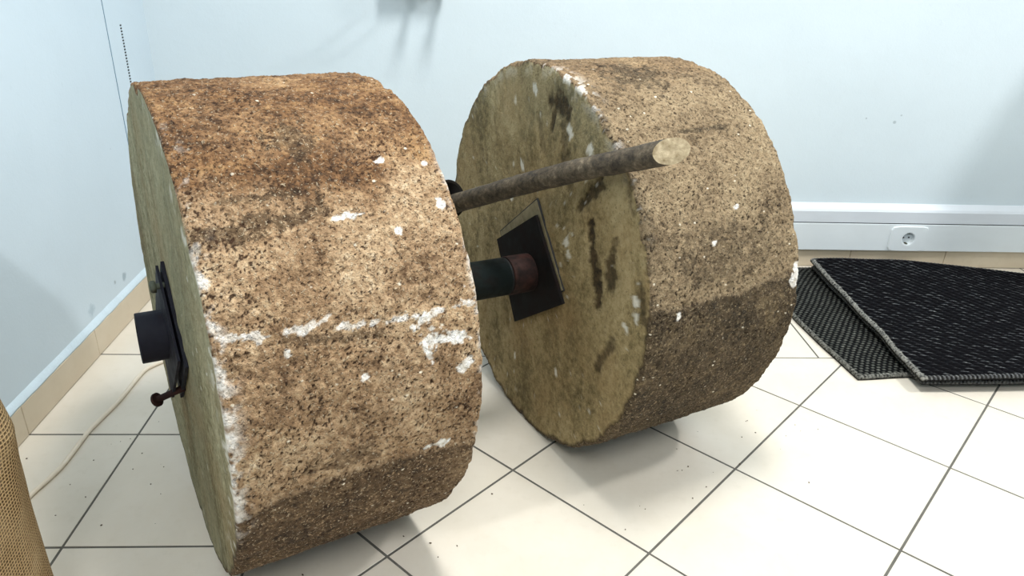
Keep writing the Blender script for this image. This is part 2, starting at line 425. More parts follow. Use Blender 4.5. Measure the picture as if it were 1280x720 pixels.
# ------------------------------------------------------------------ cable trunking on the back wall
tk = empty('cable_trunking', (1.0, YB, 0.064)); tag(tk, 'white plastic cable trunking running along the back wall above the skirting', 'trunking')
def local(o, p):          # keep world placement under an empty at p
    o.location = (o.location.x-p.location.x, o.location.y-p.location.y, o.location.z-p.location.z); o.parent = p; return o
T0, T1 = XL+0.02, 2.75
local(obj('duct_body', bx(T0, T1, YB-0.024, YB-0.0005, 0.066, 0.1625, bev=0.002, seg=2), M_trunk), tk)
local(obj('seam', bx(T0, T1, YB-0.020, YB-0.0005, 0.1625, 0.1665), M_seam), tk)
bm = bmesh.new()
pr = [(-0.0005, 0.1665), (-0.024, 0.1665), (-0.024, 0.205), (-0.020, 0.2125), (-0.006, 0.226), (-0.0005, 0.228)]
va = [[bm.verts.new((x, YB+a, b)) for a, b in pr] for x in (T0, T1)]
for k in range(len(pr)): bm.faces.new((va[0][k], va[0][(k+1) % len(pr)], va[1][(k+1) % len(pr)], va[1][k]))
bm.faces.new(va[0][::-1]); bm.faces.new(va[1]); bmesh.ops.recalc_face_normals(bm, faces=bm.faces)
local(obj('lid', bm, M_trunk2), tk)
# power socket let into the trunking
so = empty('wall_socket', (1.478, YB-0.024, 0.112)); tag(so, 'white round wall socket set in the trunking above the black rugs', 'socket')
bm = bmesh.new(); R0 = 0.0215; n = 40
sqr = []
for k in range(n):
    t = 2*math.pi*k/n; c_, s_ = math.cos(t), math.sin(t); m_ = max(abs(c_), abs(s_)); m_ = (abs(c_)**8+abs(s_)**8)**(1/8)
    sqr.append((0.066/m_*c_, 0.0445/m_*s_))
loops = [[bm.verts.new((x, 0.0, z)) for x, z in sqr], [bm.verts.new((x*0.96, -0.005, z*0.96)) for x, z in sqr],
         [bm.verts.new((R0*1.12*math.cos(2*math.pi*k/n), -0.005, R0*1.12*math.sin(2*math.pi*k/n))) for k in range(n)],
         [bm.verts.new((R0*math.cos(2*math.pi*k/n), -0.004, R0*math.sin(2*math.pi*k/n))) for k in range(n)],
         [bm.verts.new((R0*0.96*math.cos(2*math.pi*k/n), 0.012, R0*0.96*math.sin(2*math.pi*k/n))) for k in range(n)]]
for A, B in zip(loops, loops[1:]):
    for k in range(n):
        f = bm.faces.new((A[k], A[(k+1) % n], B[(k+1) % n], B[k]))
bm.faces.new(loops[-1]); bmesh.ops.recalc_face_normals(bm, faces=bm.faces)
obj('cover', bm, M_trunk, so)
for x, z in ((-0.0095, 0.0), (0.0095, 0.0)):
    b2 = bmesh.new(); tube(b2, [(x, 0.0125, z), (x, 0.010, z)], 0.0028, 10); obj('pin_hole', b2, M_dark, so)
for z in (-0.0185, 0.0185):
    obj('earth_clip', bx(-0.003, 0.003, -0.002, 0.011, z-0.0015, z+0.0015), M_bolt, so)
# the duct is open behind the socket recess
duct = [c for c in tk.children if c.name.startswith('duct_body')][0]
bm = bmesh.new(); tube(bm, [(1.478, YB-0.03, 0.112), (1.478, YB-0.009, 0.112)], R0*1.05, 32)
cut = obj('cutter', bm); md = duct.modifiers.new('cut', 'BOOLEAN'); md.object = cut; md.solver = 'EXACT'
bpy.context.view_layer.update()
dg = bpy.context.evaluated_depsgraph_get(); newme = bpy.data.meshes.new_from_object(duct.evaluated_get(dg))
duct.modifiers.clear(); duct.data = newme; bpy.data.objects.remove(cut)

# ------------------------------------------------------------------ millstones
q1 = [-0.48531355726464664, 1.104460318778412, 0.39447113634748293, 0.500288733888555, -0.023164076183866584, -0.18469240453480582,
      1.2633456630492113, 0.3932658879617452, 0.5399165575323213, -0.03823140318560867, 0.39457074303562084, 0.39355128705130754]
q2 = [0.1222301798547633, 1.4300880178535975, 0.3943181768973648, 0.44844756782844725, -0.010348414935662856, 0.34224376732028244,
      0.39390658926866495, 0.39122981261444073]
F1 = frame(q1[3], q1[4]); F1b = frame(q1[8], q1[9]); F2 = frame(q2[3], q2[4])
c1 = np.array(q1[:3]); c1b = np.array(q1[5:8]); c2 = np.array(q2[:3]); c2b = c2+F2[0]*q2[5]
def angd(a, b): return (a-b+180) % 360-180
def build_stone(name, cL, FL, RL, cR, FR, RR, seed, rim_marks, face_marks, mats, base):
    NT, NW, NR = 1400, 190, 50
    L = float(np.linalg.norm(cR-cL))
    th = np.arange(NT)*2*np.pi/NT
    # finer spacing near the two edges
    s = np.linspace(0, 1, NW); t = s-0.10*np.sin(2*np.pi*s)/(2*np.pi)*2.0
    TH_, T_ = np.meshgrid(th, t, indexing='ij')
    def ringdir(F): return np.cos(th)[:, None]*F[1]+np.sin(th)[:, None]*F[2]
    eL, eR = ringdir(FL), ringdir(FR)
    AL, AR = cL+RL*eL, cR+RR*eR
    P = AL[:, None, :]*(1-T_[..., None])+AR[:, None, :]*T_[..., None]
    N = eL[:, None, :]*(1-T_[..., None])+eR[:, None, :]*T_[..., None]
    N /= np.linalg.norm(N, axis=-1, keepdims=True)
    wl = T_*L; wr = (1-T_)*L
    edgeL = AL; edgeR = AR
    ch = 0.0035+0.017*np.clip(fbm(AL, 28, 3, seed+3)-0.46, 0, 1)**1.0*2.2
    chR = 0.0035+0.013*np.clip(fbm(AR, 28, 3, seed+5)-0.46, 0, 1)*2.2
    def rnd(w_, r): x = np.clip(1-w_/r[:, None], 0, 1); return r[:, None]*(1-np.sqrt(np.clip(1-x*x, 0, 1)))
    low = (fbm(P, 7, 3, seed)-0.5)*0.007
    mid = (fbm(P, 45, 3, seed+11)-0.5)*0.0055
    g1 = vnoise(P, 300, seed+21); g2 = vnoise(P, 470, seed+22); g3 = vnoise(P, 140, seed+24); dens = fbm(P, 14, 3, seed+23)
    pit = sstep(0.66, 0.84, 0.55*g1+0.45*g2+0.30*(dens-0.5)+0.02)
    col = np.zeros((NT, NW, 4))
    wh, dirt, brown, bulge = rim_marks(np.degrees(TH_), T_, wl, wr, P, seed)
    disp = low+mid-pit*0.0022+(g2-0.5)*0.0018+(g3-0.5)*0.0024+bulge-rnd(wl, ch)-rnd(wr, chR)
    P = P+N*disp[..., None]
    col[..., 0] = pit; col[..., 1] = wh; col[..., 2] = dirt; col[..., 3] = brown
    V = [P.reshape(-1, 3)]; Fq = [gridfaces(NT, NW, True, 0, flip=False)]; colr = [col.reshape(-1, 4)]
    mi = [np.zeros(len(Fq[0]), np.int32)]
    off = NT*NW
    for side in (0, 1):
        edge = P[:, 0 if side == 0 else -1]; F = FL if side == 0 else FR; c = cL if side == 0 else cR; sg = -1 if side == 0 else 1
        rr = (np.linspace(1, 0.02, NR)**1.0)[1:]
        # from the rim edge inwards
        Q = c+(edge[:, None, :]-c)*rr[None, :, None]
        Q = Q-F[0]*((Q-c)@F[0])[..., None]*(1-rr[None, :, None]**6)
        d = (fbm(Q, 9, 3, seed+31)-0.5)*0.006+(fbm(Q, 60, 3, seed+37)-0.5)*0.0035
        fu, fv = (Q-c)@F[1], (Q-c)@F[2]
        wh, dirt, brown = face_marks(fu, fv, Q, seed+side*7) if side == 0 else (0*fu, 0*fu, 0*fu)
        d = d-0.0022*dirt
        Q = Q+F[0]*sg*(d*sstep(1.0, 0.96, rr)[None, :])[..., None]
        cc = np.zeros(Q.shape[:2]+(4,)); cc[..., 1] = wh; cc[..., 2] = dirt; cc[..., 3] = brown
        n1 = NR-1
        V.append(Q.reshape(-1, 3)); colr.append(cc.reshape(-1, 4))
        idx_edge = np.arange(NT)*NW+(0 if side == 0 else NW-1)
        i = np.arange(NT); i2 = (i+1) % NT
        q = np.stack([idx_edge[i2], idx_edge[i], off+i*n1, off+i2*n1], -1)
        gq = gridfaces(NT, n1, True, off, flip=True)
        f = np.r_[q, gq]
        if side == 1: f = f[:, ::-1]
        Fq.append(f); mi.append(np.ones(len(f), np.int32))
        off += NT*n1
    V = np.concatenate(V); V[:, 2] = np.maximum(V[:, 2], 0.0008)
    V = V-np.array(base); Fq = np.concatenate(Fq); mi = np.concatenate(mi); colr = np.concatenate(colr)
    me = npmesh(name, V, Fq)
    if len(me.polygons) == len(mi): me.polygons.foreach_set('material_index', mi)
    for m in mats: me.materials.append(m)
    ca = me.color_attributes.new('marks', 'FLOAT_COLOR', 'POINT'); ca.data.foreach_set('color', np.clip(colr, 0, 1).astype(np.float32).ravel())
    me.update()
    return obj(name, me, loc=base)
def blob(thd, T, th0, t0, sth, st, P, seed, rag=0.9, R=0.394, L=0.34):
    """ragged patch at angle th0 (degrees) and axial place t0, half sizes sth (m along rim), st (m along axis)"""
    a = np.radians(angd(thd, th0))*R/sth; b = (T-t0)*L/st
    r = np.sqrt(a*a+b*b)+rag*(fbm(P, 95, 4, seed)-0.5)*2.2
    return sstep(1.05, 0.75, r)
def streak(thd, T, pts, half, P, seed, rag=1.0, R=0.394):
    """ragged band along a polyline of (t, theta)"""
    tt = [p[0] for p in pts]; yy = [p[1] for p in pts]
    y = np.interp(T, tt, yy); d = np.abs(np.radians(angd(thd, y)))*R/half
    inside = sstep(tt[0]-0.03, tt[0]+0.03, T)*sstep(tt[-1]+0.03, tt[-1]-0.03, T)
    return sstep(1.0, 0.6, d+rag*(fbm(P, 100, 4, seed)-0.5)*2.8+(1-inside)*2)
def rim1(th, T, wl, wr, P, sd):
    n = fbm(P, 85, 4, sd+51); n8 = fbm(P, 13, 3, sd+52)
    front = sstep(246, 262, th)*sstep(318, 303, th)
    wh = sstep(0.44, 0.62, n+0.16*np.exp(-wl/0.010)-0.08+0.6*(n8-0.52))*np.exp(-(wl/0.0145)**2)*front*(0.45+0.5*sstep(0.35, .6, n))
    wh = np.maximum(wh, 0.45*sstep(0.54, 0.66, n)*np.exp(-(wl/0.018)**2)*sstep(300, 318, th)*sstep(345, 330, th))
    wh = np.maximum(wh, 0.8*sstep(0.46, 0.58, n)*np.exp(-(wr/0.006)**2)*sstep(250, 262, th)*sstep(330, 310, th))
    wh = np.maximum(wh, 0.7*streak(th, T, [(0.0, 294.5), (0.195, 292.5), (0.33, 292.3), (0.41, 294.0)], 0.0048, P, sd+61, 2.0))
    wh = np.maximum(wh, 0.7*streak(th, T, [(0.42, 291.5), (0.66, 290.3), (0.8, 290.6), (1.0, 290.5)], 0.0034, P, sd+62, 2.0))
    wh = np.maximum(wh, streak(th, T, [(0.49, 312.0), (0.64, 312.2)], 0.004, P, sd+63, 1.4))
    for a, b, x, y, k in ((289.5, 0.75, 0.010, 0.014, 1), (286.0, 0.785, 0.022, 0.010, 2), (284.3, 0.85, 0.008, 0.026, 3), (278, 0.913, 0.011, 0.012, 4),
                          (259.5, 0.812, 0.006, 0.022, 5), (288.5, 0.235, 0.008, 0.006, 6), (281, 0.51, 0.006, 0.008, 7), (323.5, 0.758, 0.006, 0.007, 8),
                          (321.5, 0.94, 0.006, 0.008, 9), (307.5, 0.732, 0.006, 0.006, 10), (312, 0.946, 0.007, 0.006, 11)):
        wh = np.maximum(wh, blob(th, T, a, b, x, y, P, sd+70+k, 1.5))
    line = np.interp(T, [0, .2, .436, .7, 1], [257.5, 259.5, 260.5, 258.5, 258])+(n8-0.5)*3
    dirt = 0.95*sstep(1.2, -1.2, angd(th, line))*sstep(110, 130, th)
    bulge = 0.0035*sstep(0.6, -0.6, angd(th, line))*sstep(110, 150, th)
    dk = np.maximum(streak(th, T, [(0.0, 312.0), (0.26, 313.2), (0.5, 314.5)], 0.016, P, sd+81, 1.1), 0.9*streak(th, T, [(0.1, 318.5), (0.42, 318.6)], 0.006, P, sd+82, 1.2))
    dk = np.maximum(dk, blob(th, T, 331.5, 0.45, 0.035, 0.030, P, sd+83, 1.4))
    dk = np.maximum(dk, 0.8*streak(th, T, [(0.2, 291.0), (0.6, 288.8)], 0.007, P, sd+84, 1.5))
    dk = np.maximum(dk, 0.7*blob(th, T, 264, 0.40, 0.02, 0.05, P, sd+85, 1.3))
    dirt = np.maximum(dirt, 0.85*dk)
    brown = 0.75*sstep(314, 328, th+(n8-0.5)*26)*(th < 370)+0.30*sstep(0.5, 0.62, n8)+0.75*(th < 120)
    return wh, dirt, np.clip(brown, 0, 0.85), bulge
def face1(fu, fv, Q, sd):
    n = fbm(Q, 60, 3, sd+5); r = np.hypot(fu, fv)
    wh = sstep(0.60, 0.70, n)*sstep(0.33, 0.385, r)*0.8*(fv < 0)
    wh = np.maximum(wh, 0.6*sstep(0.78, 0.84, n))
    return wh, 0*fu, 0.35*sstep(0.4, 0.7, fbm(Q, 5, 2, sd))
def rim2(th, T, wl, wr, P, sd):
    n = fbm(P, 85, 4, sd+51); n8 = fbm(P, 13, 3, sd+52)
    wh = 0.9*sstep(0.50, 0.6, n)*np.exp(-(wl/0.018)**2)*sstep(328, 338, th)*sstep(356, 350, th)
    wh = np.maximum(wh, 0.35*sstep(0.60, 0.70, n)*np.exp(-(wl/0.012)**2)*sstep(290, 300, th))
    for a, b, x, y, k in ((278.5, 0.965, 0.012, 0.016, 1), (281.5, 0.985, 0.012, 0.010, 2), (275.5, 0.174, 0.011, 0.006, 3), (292, 0.42, 0.005, 0.006, 4), (300, 0.6, 0.004, 0.006, 5)):
        wh = np.maximum(wh, blob(th, T, a, b, x, y, P, sd+70+k))
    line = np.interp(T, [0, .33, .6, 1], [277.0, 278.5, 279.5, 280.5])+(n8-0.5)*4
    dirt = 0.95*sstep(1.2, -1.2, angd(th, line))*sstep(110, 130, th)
    bulge = 0.003*sstep(0.6, -0.6, angd(th, line))*sstep(110, 150, th)
    dk = np.maximum(0.8*streak(th, T, [(0.38, 322.0), (0.75, 322.5)], 0.005, P, sd+81, 1.2), 0.75*blob(th, T, 347, 0.42, 0.05, 0.06, P, sd+83, 1.5))
    dk = np.maximum(dk, 0.8*sstep(0.5, 0.6, n)*np.exp(-(wl/0.02)**2)*sstep(350, 338, th))
    dk = np.maximum(dk, 0.55*blob(th, T, 290, 0.5, 0.05, 0.11, P, sd+84, 1.6))
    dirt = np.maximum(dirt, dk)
    brown = 0.35*sstep(330, 350, th+(n8-0.5)*20)+0.3*(th < 120)
    return wh, dirt, np.clip(brown, 0, 0.6), bulge
def seg(fu, fv, a, b, wdt, Q, sd, rag=0.8):
    a = np.array(a); b = np.array(b); ab = b-a; L2 = ab@ab
    t = np.clip(((fu-a[0])*ab[0]+(fv-a[1])*ab[1])/L2, 0, 1)
    d = np.hypot(fu-a[0]-t*ab[0], fv-a[1]-t*ab[1])/wdt
    return sstep(1.0, 0.5, d+rag*(fbm(Q, 80, 3, sd)-0.5)*2.2)
def face2(fu, fv, Q, sd):
    dk = 0*fu; wh = 0*fu
    for k, (a, b, wd, st) in enumerate((((0.145, -0.203), (0.09, -0.212), 0.012, 1), ((0.09, -0.214), (0.01, -0.246), 0.017, 1), ((0.14, -0.278), (0.11, -0.268), 0.008, .6),
            ((0.10, -0.272), (0.06, -0.275), 0.018, .9), ((0.228, -0.222), (0.168, -0.166), 0.014, .85), ((0.335, -0.05), (0.325, -0.10), 0.024, .95), ((0.32, -0.055), (0.28, -0.05), 0.010, .9),
            ((0.29, -0.09), (0.20, -0.12), 0.018, .6), ((-0.045, -0.30), (-0.12, -0.262), 0.012, .75), ((0.385, -0.14), (0.33, -0.21), 0.010, .8), ((0.25, -0.295), (0.20, -0.315), 0.008, .6),
            ((0.09, -0.36), (0.03, -0.372), 0.010, .7), ((0.30, 0.0), (0.24, -0.02), 0.012, .35), ((-0.1, 0.12), (-0.2, 0.08), 0.012, .3))):
        dk = np.maximum(dk, st*seg(fu, fv, a, b, wd, Q, sd+k))
    for k, (a, b) in enumerate(((0.275, -0.182), (0.383, -0.139), (0.297, -0.112), (0.036, -0.352), (0.087, -0.126), (0.067, -0.138), (0.06, -0.345), (0.345, 0.02), (0.19, 0.06), (0.11, 0.10), (0.0, -0.33), (0.1, 0.19), (-0.2, -0.12), (-0.25, 0.05))):
        wh = np.maximum(wh, 0.8*seg(fu, fv, (a, b), (a-0.008, b-0.004), 0.009 if k < 8 else 0.006, Q, sd+40+k, 1.1))
    r = np.hypot(fu, fv); n = fbm(Q, 40, 3, sd+9)
    wh = np.maximum(wh, 0.3*sstep(0.52, 0.66, n)*sstep(0.36, 0.388, r)*sstep(0.2, 0.33, fu))
    wh = np.maximum(wh, 0.45*sstep(0.80, 0.86, fbm(Q, 70, 2, sd+19)))
    gr = 0.22*sstep(0.2, 0.38, fu+0.25*(fbm(Q, 8, 3, sd+3)-0.5))
    return wh, dk, gr
base1 = tuple(((c1+c1b)/2)[:2])+(0.0,); base2 = tuple(((c2+c2b)/2)[:2])+(0.0,)
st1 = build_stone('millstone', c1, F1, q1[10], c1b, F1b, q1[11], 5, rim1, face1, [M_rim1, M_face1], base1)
tag(st1, 'large round tan millstone in front, nearer the side wall, with white chipped edge', 'millstone', 'pair of old olive millstones on one axle')
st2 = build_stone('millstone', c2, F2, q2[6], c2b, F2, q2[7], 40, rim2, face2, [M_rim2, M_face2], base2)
tag(st2, 'large round grey-brown millstone behind, its dark-stained flat face turned to the other stone', 'millstone', 'pair of old olive millstones on one axle')

# engraved square seat with mortar round the plate on the rear stone
def on(c, F, u, v, hgt): return c+F[1]*u+F[2]*v-F[0]*hgt
def quad_frame(c, F, ro, ri, ang, h0, h1):
    bm = bmesh.new(); L = []
    for r, hh in ((ro, h0), (ro, h1), (ri, h1), (ri, h0)):
        L.append([bm.verts.new(on(c, F, r*math.cos(math.radians(ang+90*k)), r*math.sin(math.radians(ang+90*k)), hh)) for k in range(4)])
    for i in range(4):
        A, B = L[i], L[(i+1) % 4]
        for k in range(4): bm.faces.new((A[k], A[(k+1) % 4], B[(k+1) % 4], B[k]))
    bmesh.ops.recalc_face_normals(bm, faces=bm.faces); return bm
def plate(bm, c, F, corners, h0, th_):
    lo = [bm.verts.new(on(c, F, u, v, hh)) for (u, v), hh in zip(corners, h0)]
    hi = [bm.verts.new(on(c, F, u, v, hh+th_)) for (u, v), hh in zip(corners, h0)]
    n = len(corners)
    bm.faces.new(lo); bm.faces.new(hi)
    for k in range(n): bm.faces.new((lo[k], lo[(k+1) % n], hi[(k+1) % n], hi[k]))
    bmesh.ops.recalc_face_normals(bm, faces=bm.faces); return bm
r_ = 0.192/math.sqrt(2)
def ko(o, parent):
    o.parent = parent; o.matrix_parent_inverse = Matrix.Translation(parent.location).inverted(); return o
sqc = [(r_*0.985*math.cos(math.radians(-6+90*k)), r_*0.985*math.sin(math.radians(-6+90*k))) for k in range(4)]
o = ko(obj('mortar_seat', plate(bmesh.new(), c2, F2, sqc, [-0.01]*4, 0.0135), M_patch), st2); o['label'] = 'square mortar seat behind the dark plate'
o = ko(obj('seat_groove', quad_frame(c2, F2, r_*1.008, r_*0.984, -6, -0.01, 0.0030), M_dark), st2); o['label'] = 'thin dark outline of the seat'

# ------------------------------------------------------------------ axle
axA = np.array([-0.53356, 1.078085, 0.395745]); axB = np.array([0.1170, 1.4127, 0.3717])
axd = (axB-axA)/np.linalg.norm(axB-axA); axL = float(np.linalg.norm(axB-axA))
axle = empty('axle', (float(axA[0]+axB[0])/2, float(axA[1]+axB[1])/2, 0.385)); tag(axle, 'dark steel pipe axle with square plates joining the two millstones', 'axle')
def hollow(p0, p1, ro, ri, seg=48):
    bm = bmesh.new(); d = Vector(p1)-Vector(p0); L = d.length; d.normalize()
    ref = Vector((0, 0, 1)); u = d.cross(ref).normalized(); v = d.cross(u); R = []
    for r, s in ((ri, 0.0), (ro-0.001, 0.0), (ro, 0.001), (ro, L-0.001), (ro-0.001, L), (ri, L)):
        R.append([bm.verts.new(Vector(p0)+d*s+r*(math.cos(2*math.pi*k/seg)*u+math.sin(2*math.pi*k/seg)*v)) for k in range(seg)])
    for i in range(6):
        A, B = R[i], R[(i+1) % 6]
        for k in range(seg):
            f = bm.faces.new((A[k], A[(k+1) % seg], B[(k+1) % seg], B[k])); f.smooth = i in (2, 5)
    bmesh.ops.recalc_face_normals(bm, faces=bm.faces); return bm
AX = lambda s: tuple(axA+axd*s)
o = ko(obj('stub_pipe', hollow(AX(0), AX(0.10), 0.0412, 0.035), M_black), axle); o['label'] = 'black pipe stub'
o = ko(obj('pipe', hollow(AX(0.13), AX(axL-0.058), 0.0388, 0.033), M_pipe), axle)
o = ko(obj('weld_ring', hollow(AX(axL-0.060), AX(axL-0.054), 0.0375, 0.030), M_dark), axle)
o = ko(obj('collar', hollow(AX(axL-0.054), AX(axL+0.004), 0.0400, 0.032), M_collar), axle); o['label'] = 'rusty brown collar'
pc = [(0.0542, 1.5437, 0.3922), (0.1241, 1.401, 0.5005), (0.1754, 1.2911, 0.3591), (0.0944, 1.4563, 0.2329)]
pl = [((np.array(p)-c2)@F2[1], (np.array(p)-c2)@F2[2]) for p in pc]
fp = ko(obj('flange_plate', plate(bmesh.new(), c2, F2, pl, [0.006]*4, 0.006), M_plate), axle); fp['label'] = 'square dark plate on the rear stone'
pm = np.mean(np.array(pl), 0)
for k in range(4):
    u, v = pm+(np.array(pl[k])-pm)*0.70
    bm = bmesh.new(); tube(bm, [tuple(on(c2, F2, u, v, 0.0115)), tuple(on(c2, F2, u, v, 0.0128))], 0.006, 14)
    b = ko(obj('bolt_hole', bm, M_dark), fp); b.parent = fp; b.matrix_parent_inverse = fp.matrix_world.inverted() if False else Matrix.Translation(axle.location).inverted()
r1_ = 0.178/math.sqrt(2)
sq1 = [(r1_*math.cos(math.radians(90*k)), r1_*math.sin(math.radians(90*k))) for k in range(4)]
ko(obj('flange_plate', plate(bmesh.new(), c1, F1, sq1, [0.001, 0.001, 0.002, 0.001], 0.005), M_black), axle)['label'] = 'black square plate on the front stone'
sq1b = [(r1_*0.93*math.cos(math.radians(4+90*k)), r1_*0.93*math.sin(math.radians(4+90*k))) for k in range(4)]
ko(obj('flange_plate', plate(bmesh.new(), c1, F1, sq1b, [0.009, 0.010, 0.017, 0.010], 0.004), M_black), axle)['label'] = 'loose black outer plate'
# bolt and nail in the front plate
def pin(name, p0, p1, r, head_r, head_l, mat, hexa):
    bm = bmesh.new(); p0, p1 = Vector(p0), Vector(p1); d = (p1-p0).normalized()
    tube(bm, [p0, p1], r, 12); tube(bm, [p1-d*head_l, p1-d*head_l*0.3, p1], [head_r, head_r, head_r*0.85], 6 if hexa else 18)
    return ko(obj(name, bm, mat), axle)
pin('bolt', on(c1, F1, 0.09, -0.01, -0.005), on(c1, F1, 0.09, -0.012, 0.027), 0.005, 0.0098, 0.008, M_bolt, True)
pin('nail', on(c1, F1, -0.088, -0.032, 0.0), on(c1, F1, -0.12, 0.0, 0.046), 0.0058, 0.012, 0.006, M_nail, False)

# ------------------------------------------------------------------ wooden pole leaning over the axle
def ray_pt(px, py, dep):   # a point in the room read off the photograph once
    d = cf+cr*((px-640)/936.48)-cu*((py-360)/936.48); return Vector((0, 0, 1))+d*dep
PA = PB = 0.989
Tp = Vector((0.3010*PA, 1.1080*PA, 1-0.2885*PA)); Pm = Vector((-0.0254*PB, 1.4424*PB, 1-0.4895*PB))
pd = (Pm-Tp).normalized(); foot = Tp+pd*((Tp.z-0.018)/-pd.z)
pole = empty('wooden_pole', foot); tag(pole, 'round bark-covered wooden pole leaning on the rear millstone, end sawn at a slant', 'pole')
NS, NA = 150, 28; Lp = (Tp-foot).length; ax_ = (Tp-foot).normalized()
pu = ax_.cross(Vector((0, 0, 1))).normalized(); pv = ax_.cross(pu)
S_, A_ = np.meshgrid(np.linspace(0, 1, NS), np.arange(NA)*2*np.pi/NA, indexing='ij')
axn, pun, pvn = np.array(ax_), np.array(pu), np.array(pv)
rad = 0.0192+0.0*S_
dirs = np.cos(A_)[..., None]*pun+np.sin(A_)[..., None]*pvn
base_p = np.array(foot)+axn*(S_*Lp)[..., None]
bend = 0.006*np.sin(S_*9.0)[..., None]*np.array((0, 0, 1.0))*sstep(0, .2, S_)[..., None]*sstep(1, .9, S_)[..., None]
rad = rad*(1+0.10*(fbm(base_p*1.0, 9, 2, 3)-0.5)+0.16*(fbm(base_p+dirs*0.018, 60, 3, 8)-0.5))
# slanted saw cut: the end runs further out on the far side
away = np.array([0.25, 0.93, -0.27]); away -= axn*(away@axn); away /= np.linalg.norm(away)
slant = (dirs@away)*0.021*sstep(0.96, 1.0, S_)
Pp = base_p+bend+dirs*rad[..., None]+axn*slant[..., None]
me = npmesh('bark', Pp.reshape(-1, 3)-np.array(foot), gridfaces(NS, NA+0, False) if False else np.stack([
    (np.arange(NS-1)[:, None]*NA+np.arange(NA)[None]).ravel(), (np.arange(NS-1)[:, None]*NA+(np.arange(NA)[None]+1) % NA).ravel(),
    (np.arange(1, NS)[:, None]*NA+(np.arange(NA)[None]+1) % NA).ravel(), (np.arange(1, NS)[:, None]*NA+np.arange(NA)[None]).ravel()], -1))
obj('bark', me, M_bark, pole)
bm = bmesh.new()
last = [bm.verts.new(Vector(Pp[-1, k])-foot) for k in range(NA)]
cen = sum((v.co for v in last), Vector())/NA
inn = [bm.verts.new(cen+(v.co-cen)*0.5+ax_*0.0012) for v in last]; cv = bm.verts.new(cen+ax_*0.0005)
for k in range(NA):
    bm.faces.new((last[k], last[(k+1) % NA], inn[(k+1) % NA], inn[k])); bm.faces.new((inn[k], inn[(k+1) % NA], cv))
bmesh.ops.recalc_face_normals(bm, faces=bm.faces)
o = obj('sawn_end', bm, M_wood, pole); o['label'] = 'pale freshly sawn wood end'
# black sleeve on the pole
sc = Tp+pd*(((Pm-Tp).length)+0.029)+Vector((0, 0, 0.013))
o = obj('pipe_sleeve', hollow(tuple(sc-foot), tuple(sc+pd*0.16-foot), 0.0385, 0.0325, 36), M_rubber, pole); o['label'] = 'short black pipe sleeve'

# ------------------------------------------------------------------ rugs on the floor
def rug(name, corners, z_of, weave, edge_col, mat, res, thick, base, bow=0.0):
    """corners: front-left, front-right, back-right, back-left (x,y); woven slab with real relief"""
    fl, fr, br, blc = [np.array(c) for c in corners]
    wd = np.linalg.norm(fr-fl); dp = np.linalg.norm(blc-fl); nu, nv = int(wd/res), int(dp/res)
    U, V_ = np.meshgrid(np.linspace(0, 1, nu), np.linspace(0, 1, nv), indexing='ij')
    XY = (fl*(1-U[..., None])+fr*U[..., None])*(1-V_[..., None])+(blc*(1-U[..., None])+br*U[..., None])*V_[..., None]
    P3 = np.concatenate([XY, 0*U[..., None]], -1)
    if bow: XY[..., 1] += bow*4*U*(1-U)*V_**2
    XY = XY+((np.stack([vnoise(P3, 9, 4), vnoise(P3, 9, 6)], -1)-0.5)*0.010)
    x, y = U*wd, V_*dp
    hgt, k = weave(x, y, P3)
    db_ = np.minimum(np.minimum(x, wd-x), np.minimum(y, dp-y))
    rim = sstep(0.012, 0.008, db_)                         # rolled, whip-stitched border
    run = np.where(np.minimum(x, wd-x) < np.minimum(y, dp-y), y, x)
    stitch = 0.5+0.5*np.sin(run*2*np.pi/0.011+db_*300)
    hh = hgt*(1-rim)+rim*(0.0045*np.sqrt(np.clip(1-((db_-0.006)/0.0068)**2, 0, 1))+0.0016*stitch)
    z = z_of(x, y, U, V_)+thick+hh-0.004*sstep(0.004, 0.0, db_)
    top = np.concatenate([XY, z[..., None]], -1)
    bot = top.copy(); bot[..., 2] = z_of(x, y, U, V_)
    kk = np.where(rim > 0.5, stitch, k)
    V = np.concatenate([top.reshape(-1, 3), bot.reshape(-1, 3)])-np.array(base)
    n = nu*nv; F = [gridfaces(nu, nv), gridfaces(nu, nv, off=n, flip=True)]
    ring = np.r_[np.arange(nu)*nv, (nu-1)*nv+np.arange(1, nv), (np.arange(nu-2, -1, -1))*nv+nv-1, np.arange(nv-2, 0, -1)]
    r2 = np.roll(ring, -1); F.append(np.stack([r2, ring, ring+n, r2+n], -1))
    me = npmesh(name, V, np.concatenate(F))
    col = np.zeros((2*n, 4)); col[:n, 0] = kk.ravel(); col[:n, 1] = (rim*edge_col(U, V_)).ravel(); col[:, 3] = 1
    ca = me.color_attributes.new('marks', 'FLOAT_COLOR', 'POINT'); ca.data.foreach_set('color', col.astype(np.float32).ravel())
    return obj(name, me, mat, loc=base)
def weave_big(x, y, P):
    a, b = 0.032, 0.0145                                 # long flat stitches set in staggered rows
    y = y+0.10*x+0.004*vnoise(P, 12, 3); row = np.floor(y/b); fx = ((x/a+row*0.37) % 1.0)-0.5; fy = (y/b-row)-0.5
    yy = fy+fx*0.55
    k = np.clip(1-(np.abs(fx)/0.5)**2.2, 0, 1)*np.clip(1-(np.abs(yy)/0.55)**2, 0, 1)
    k = k*(0.75+0.5*vnoise(P, 130, 9))
    return 0.0065*np.sqrt(np.clip(k, 0, 1)), np.exp(-((yy-0.08)/0.17)**2)*np.exp(-(fx/0.36)**4)*(0.35+0.9*hash3(row.astype(np.int64), np.floor(x/a+row*0.37).astype(np.int64), 0*row.astype(np.int64), 5))*(0.5+0.9*vnoise(P, 200, 19))
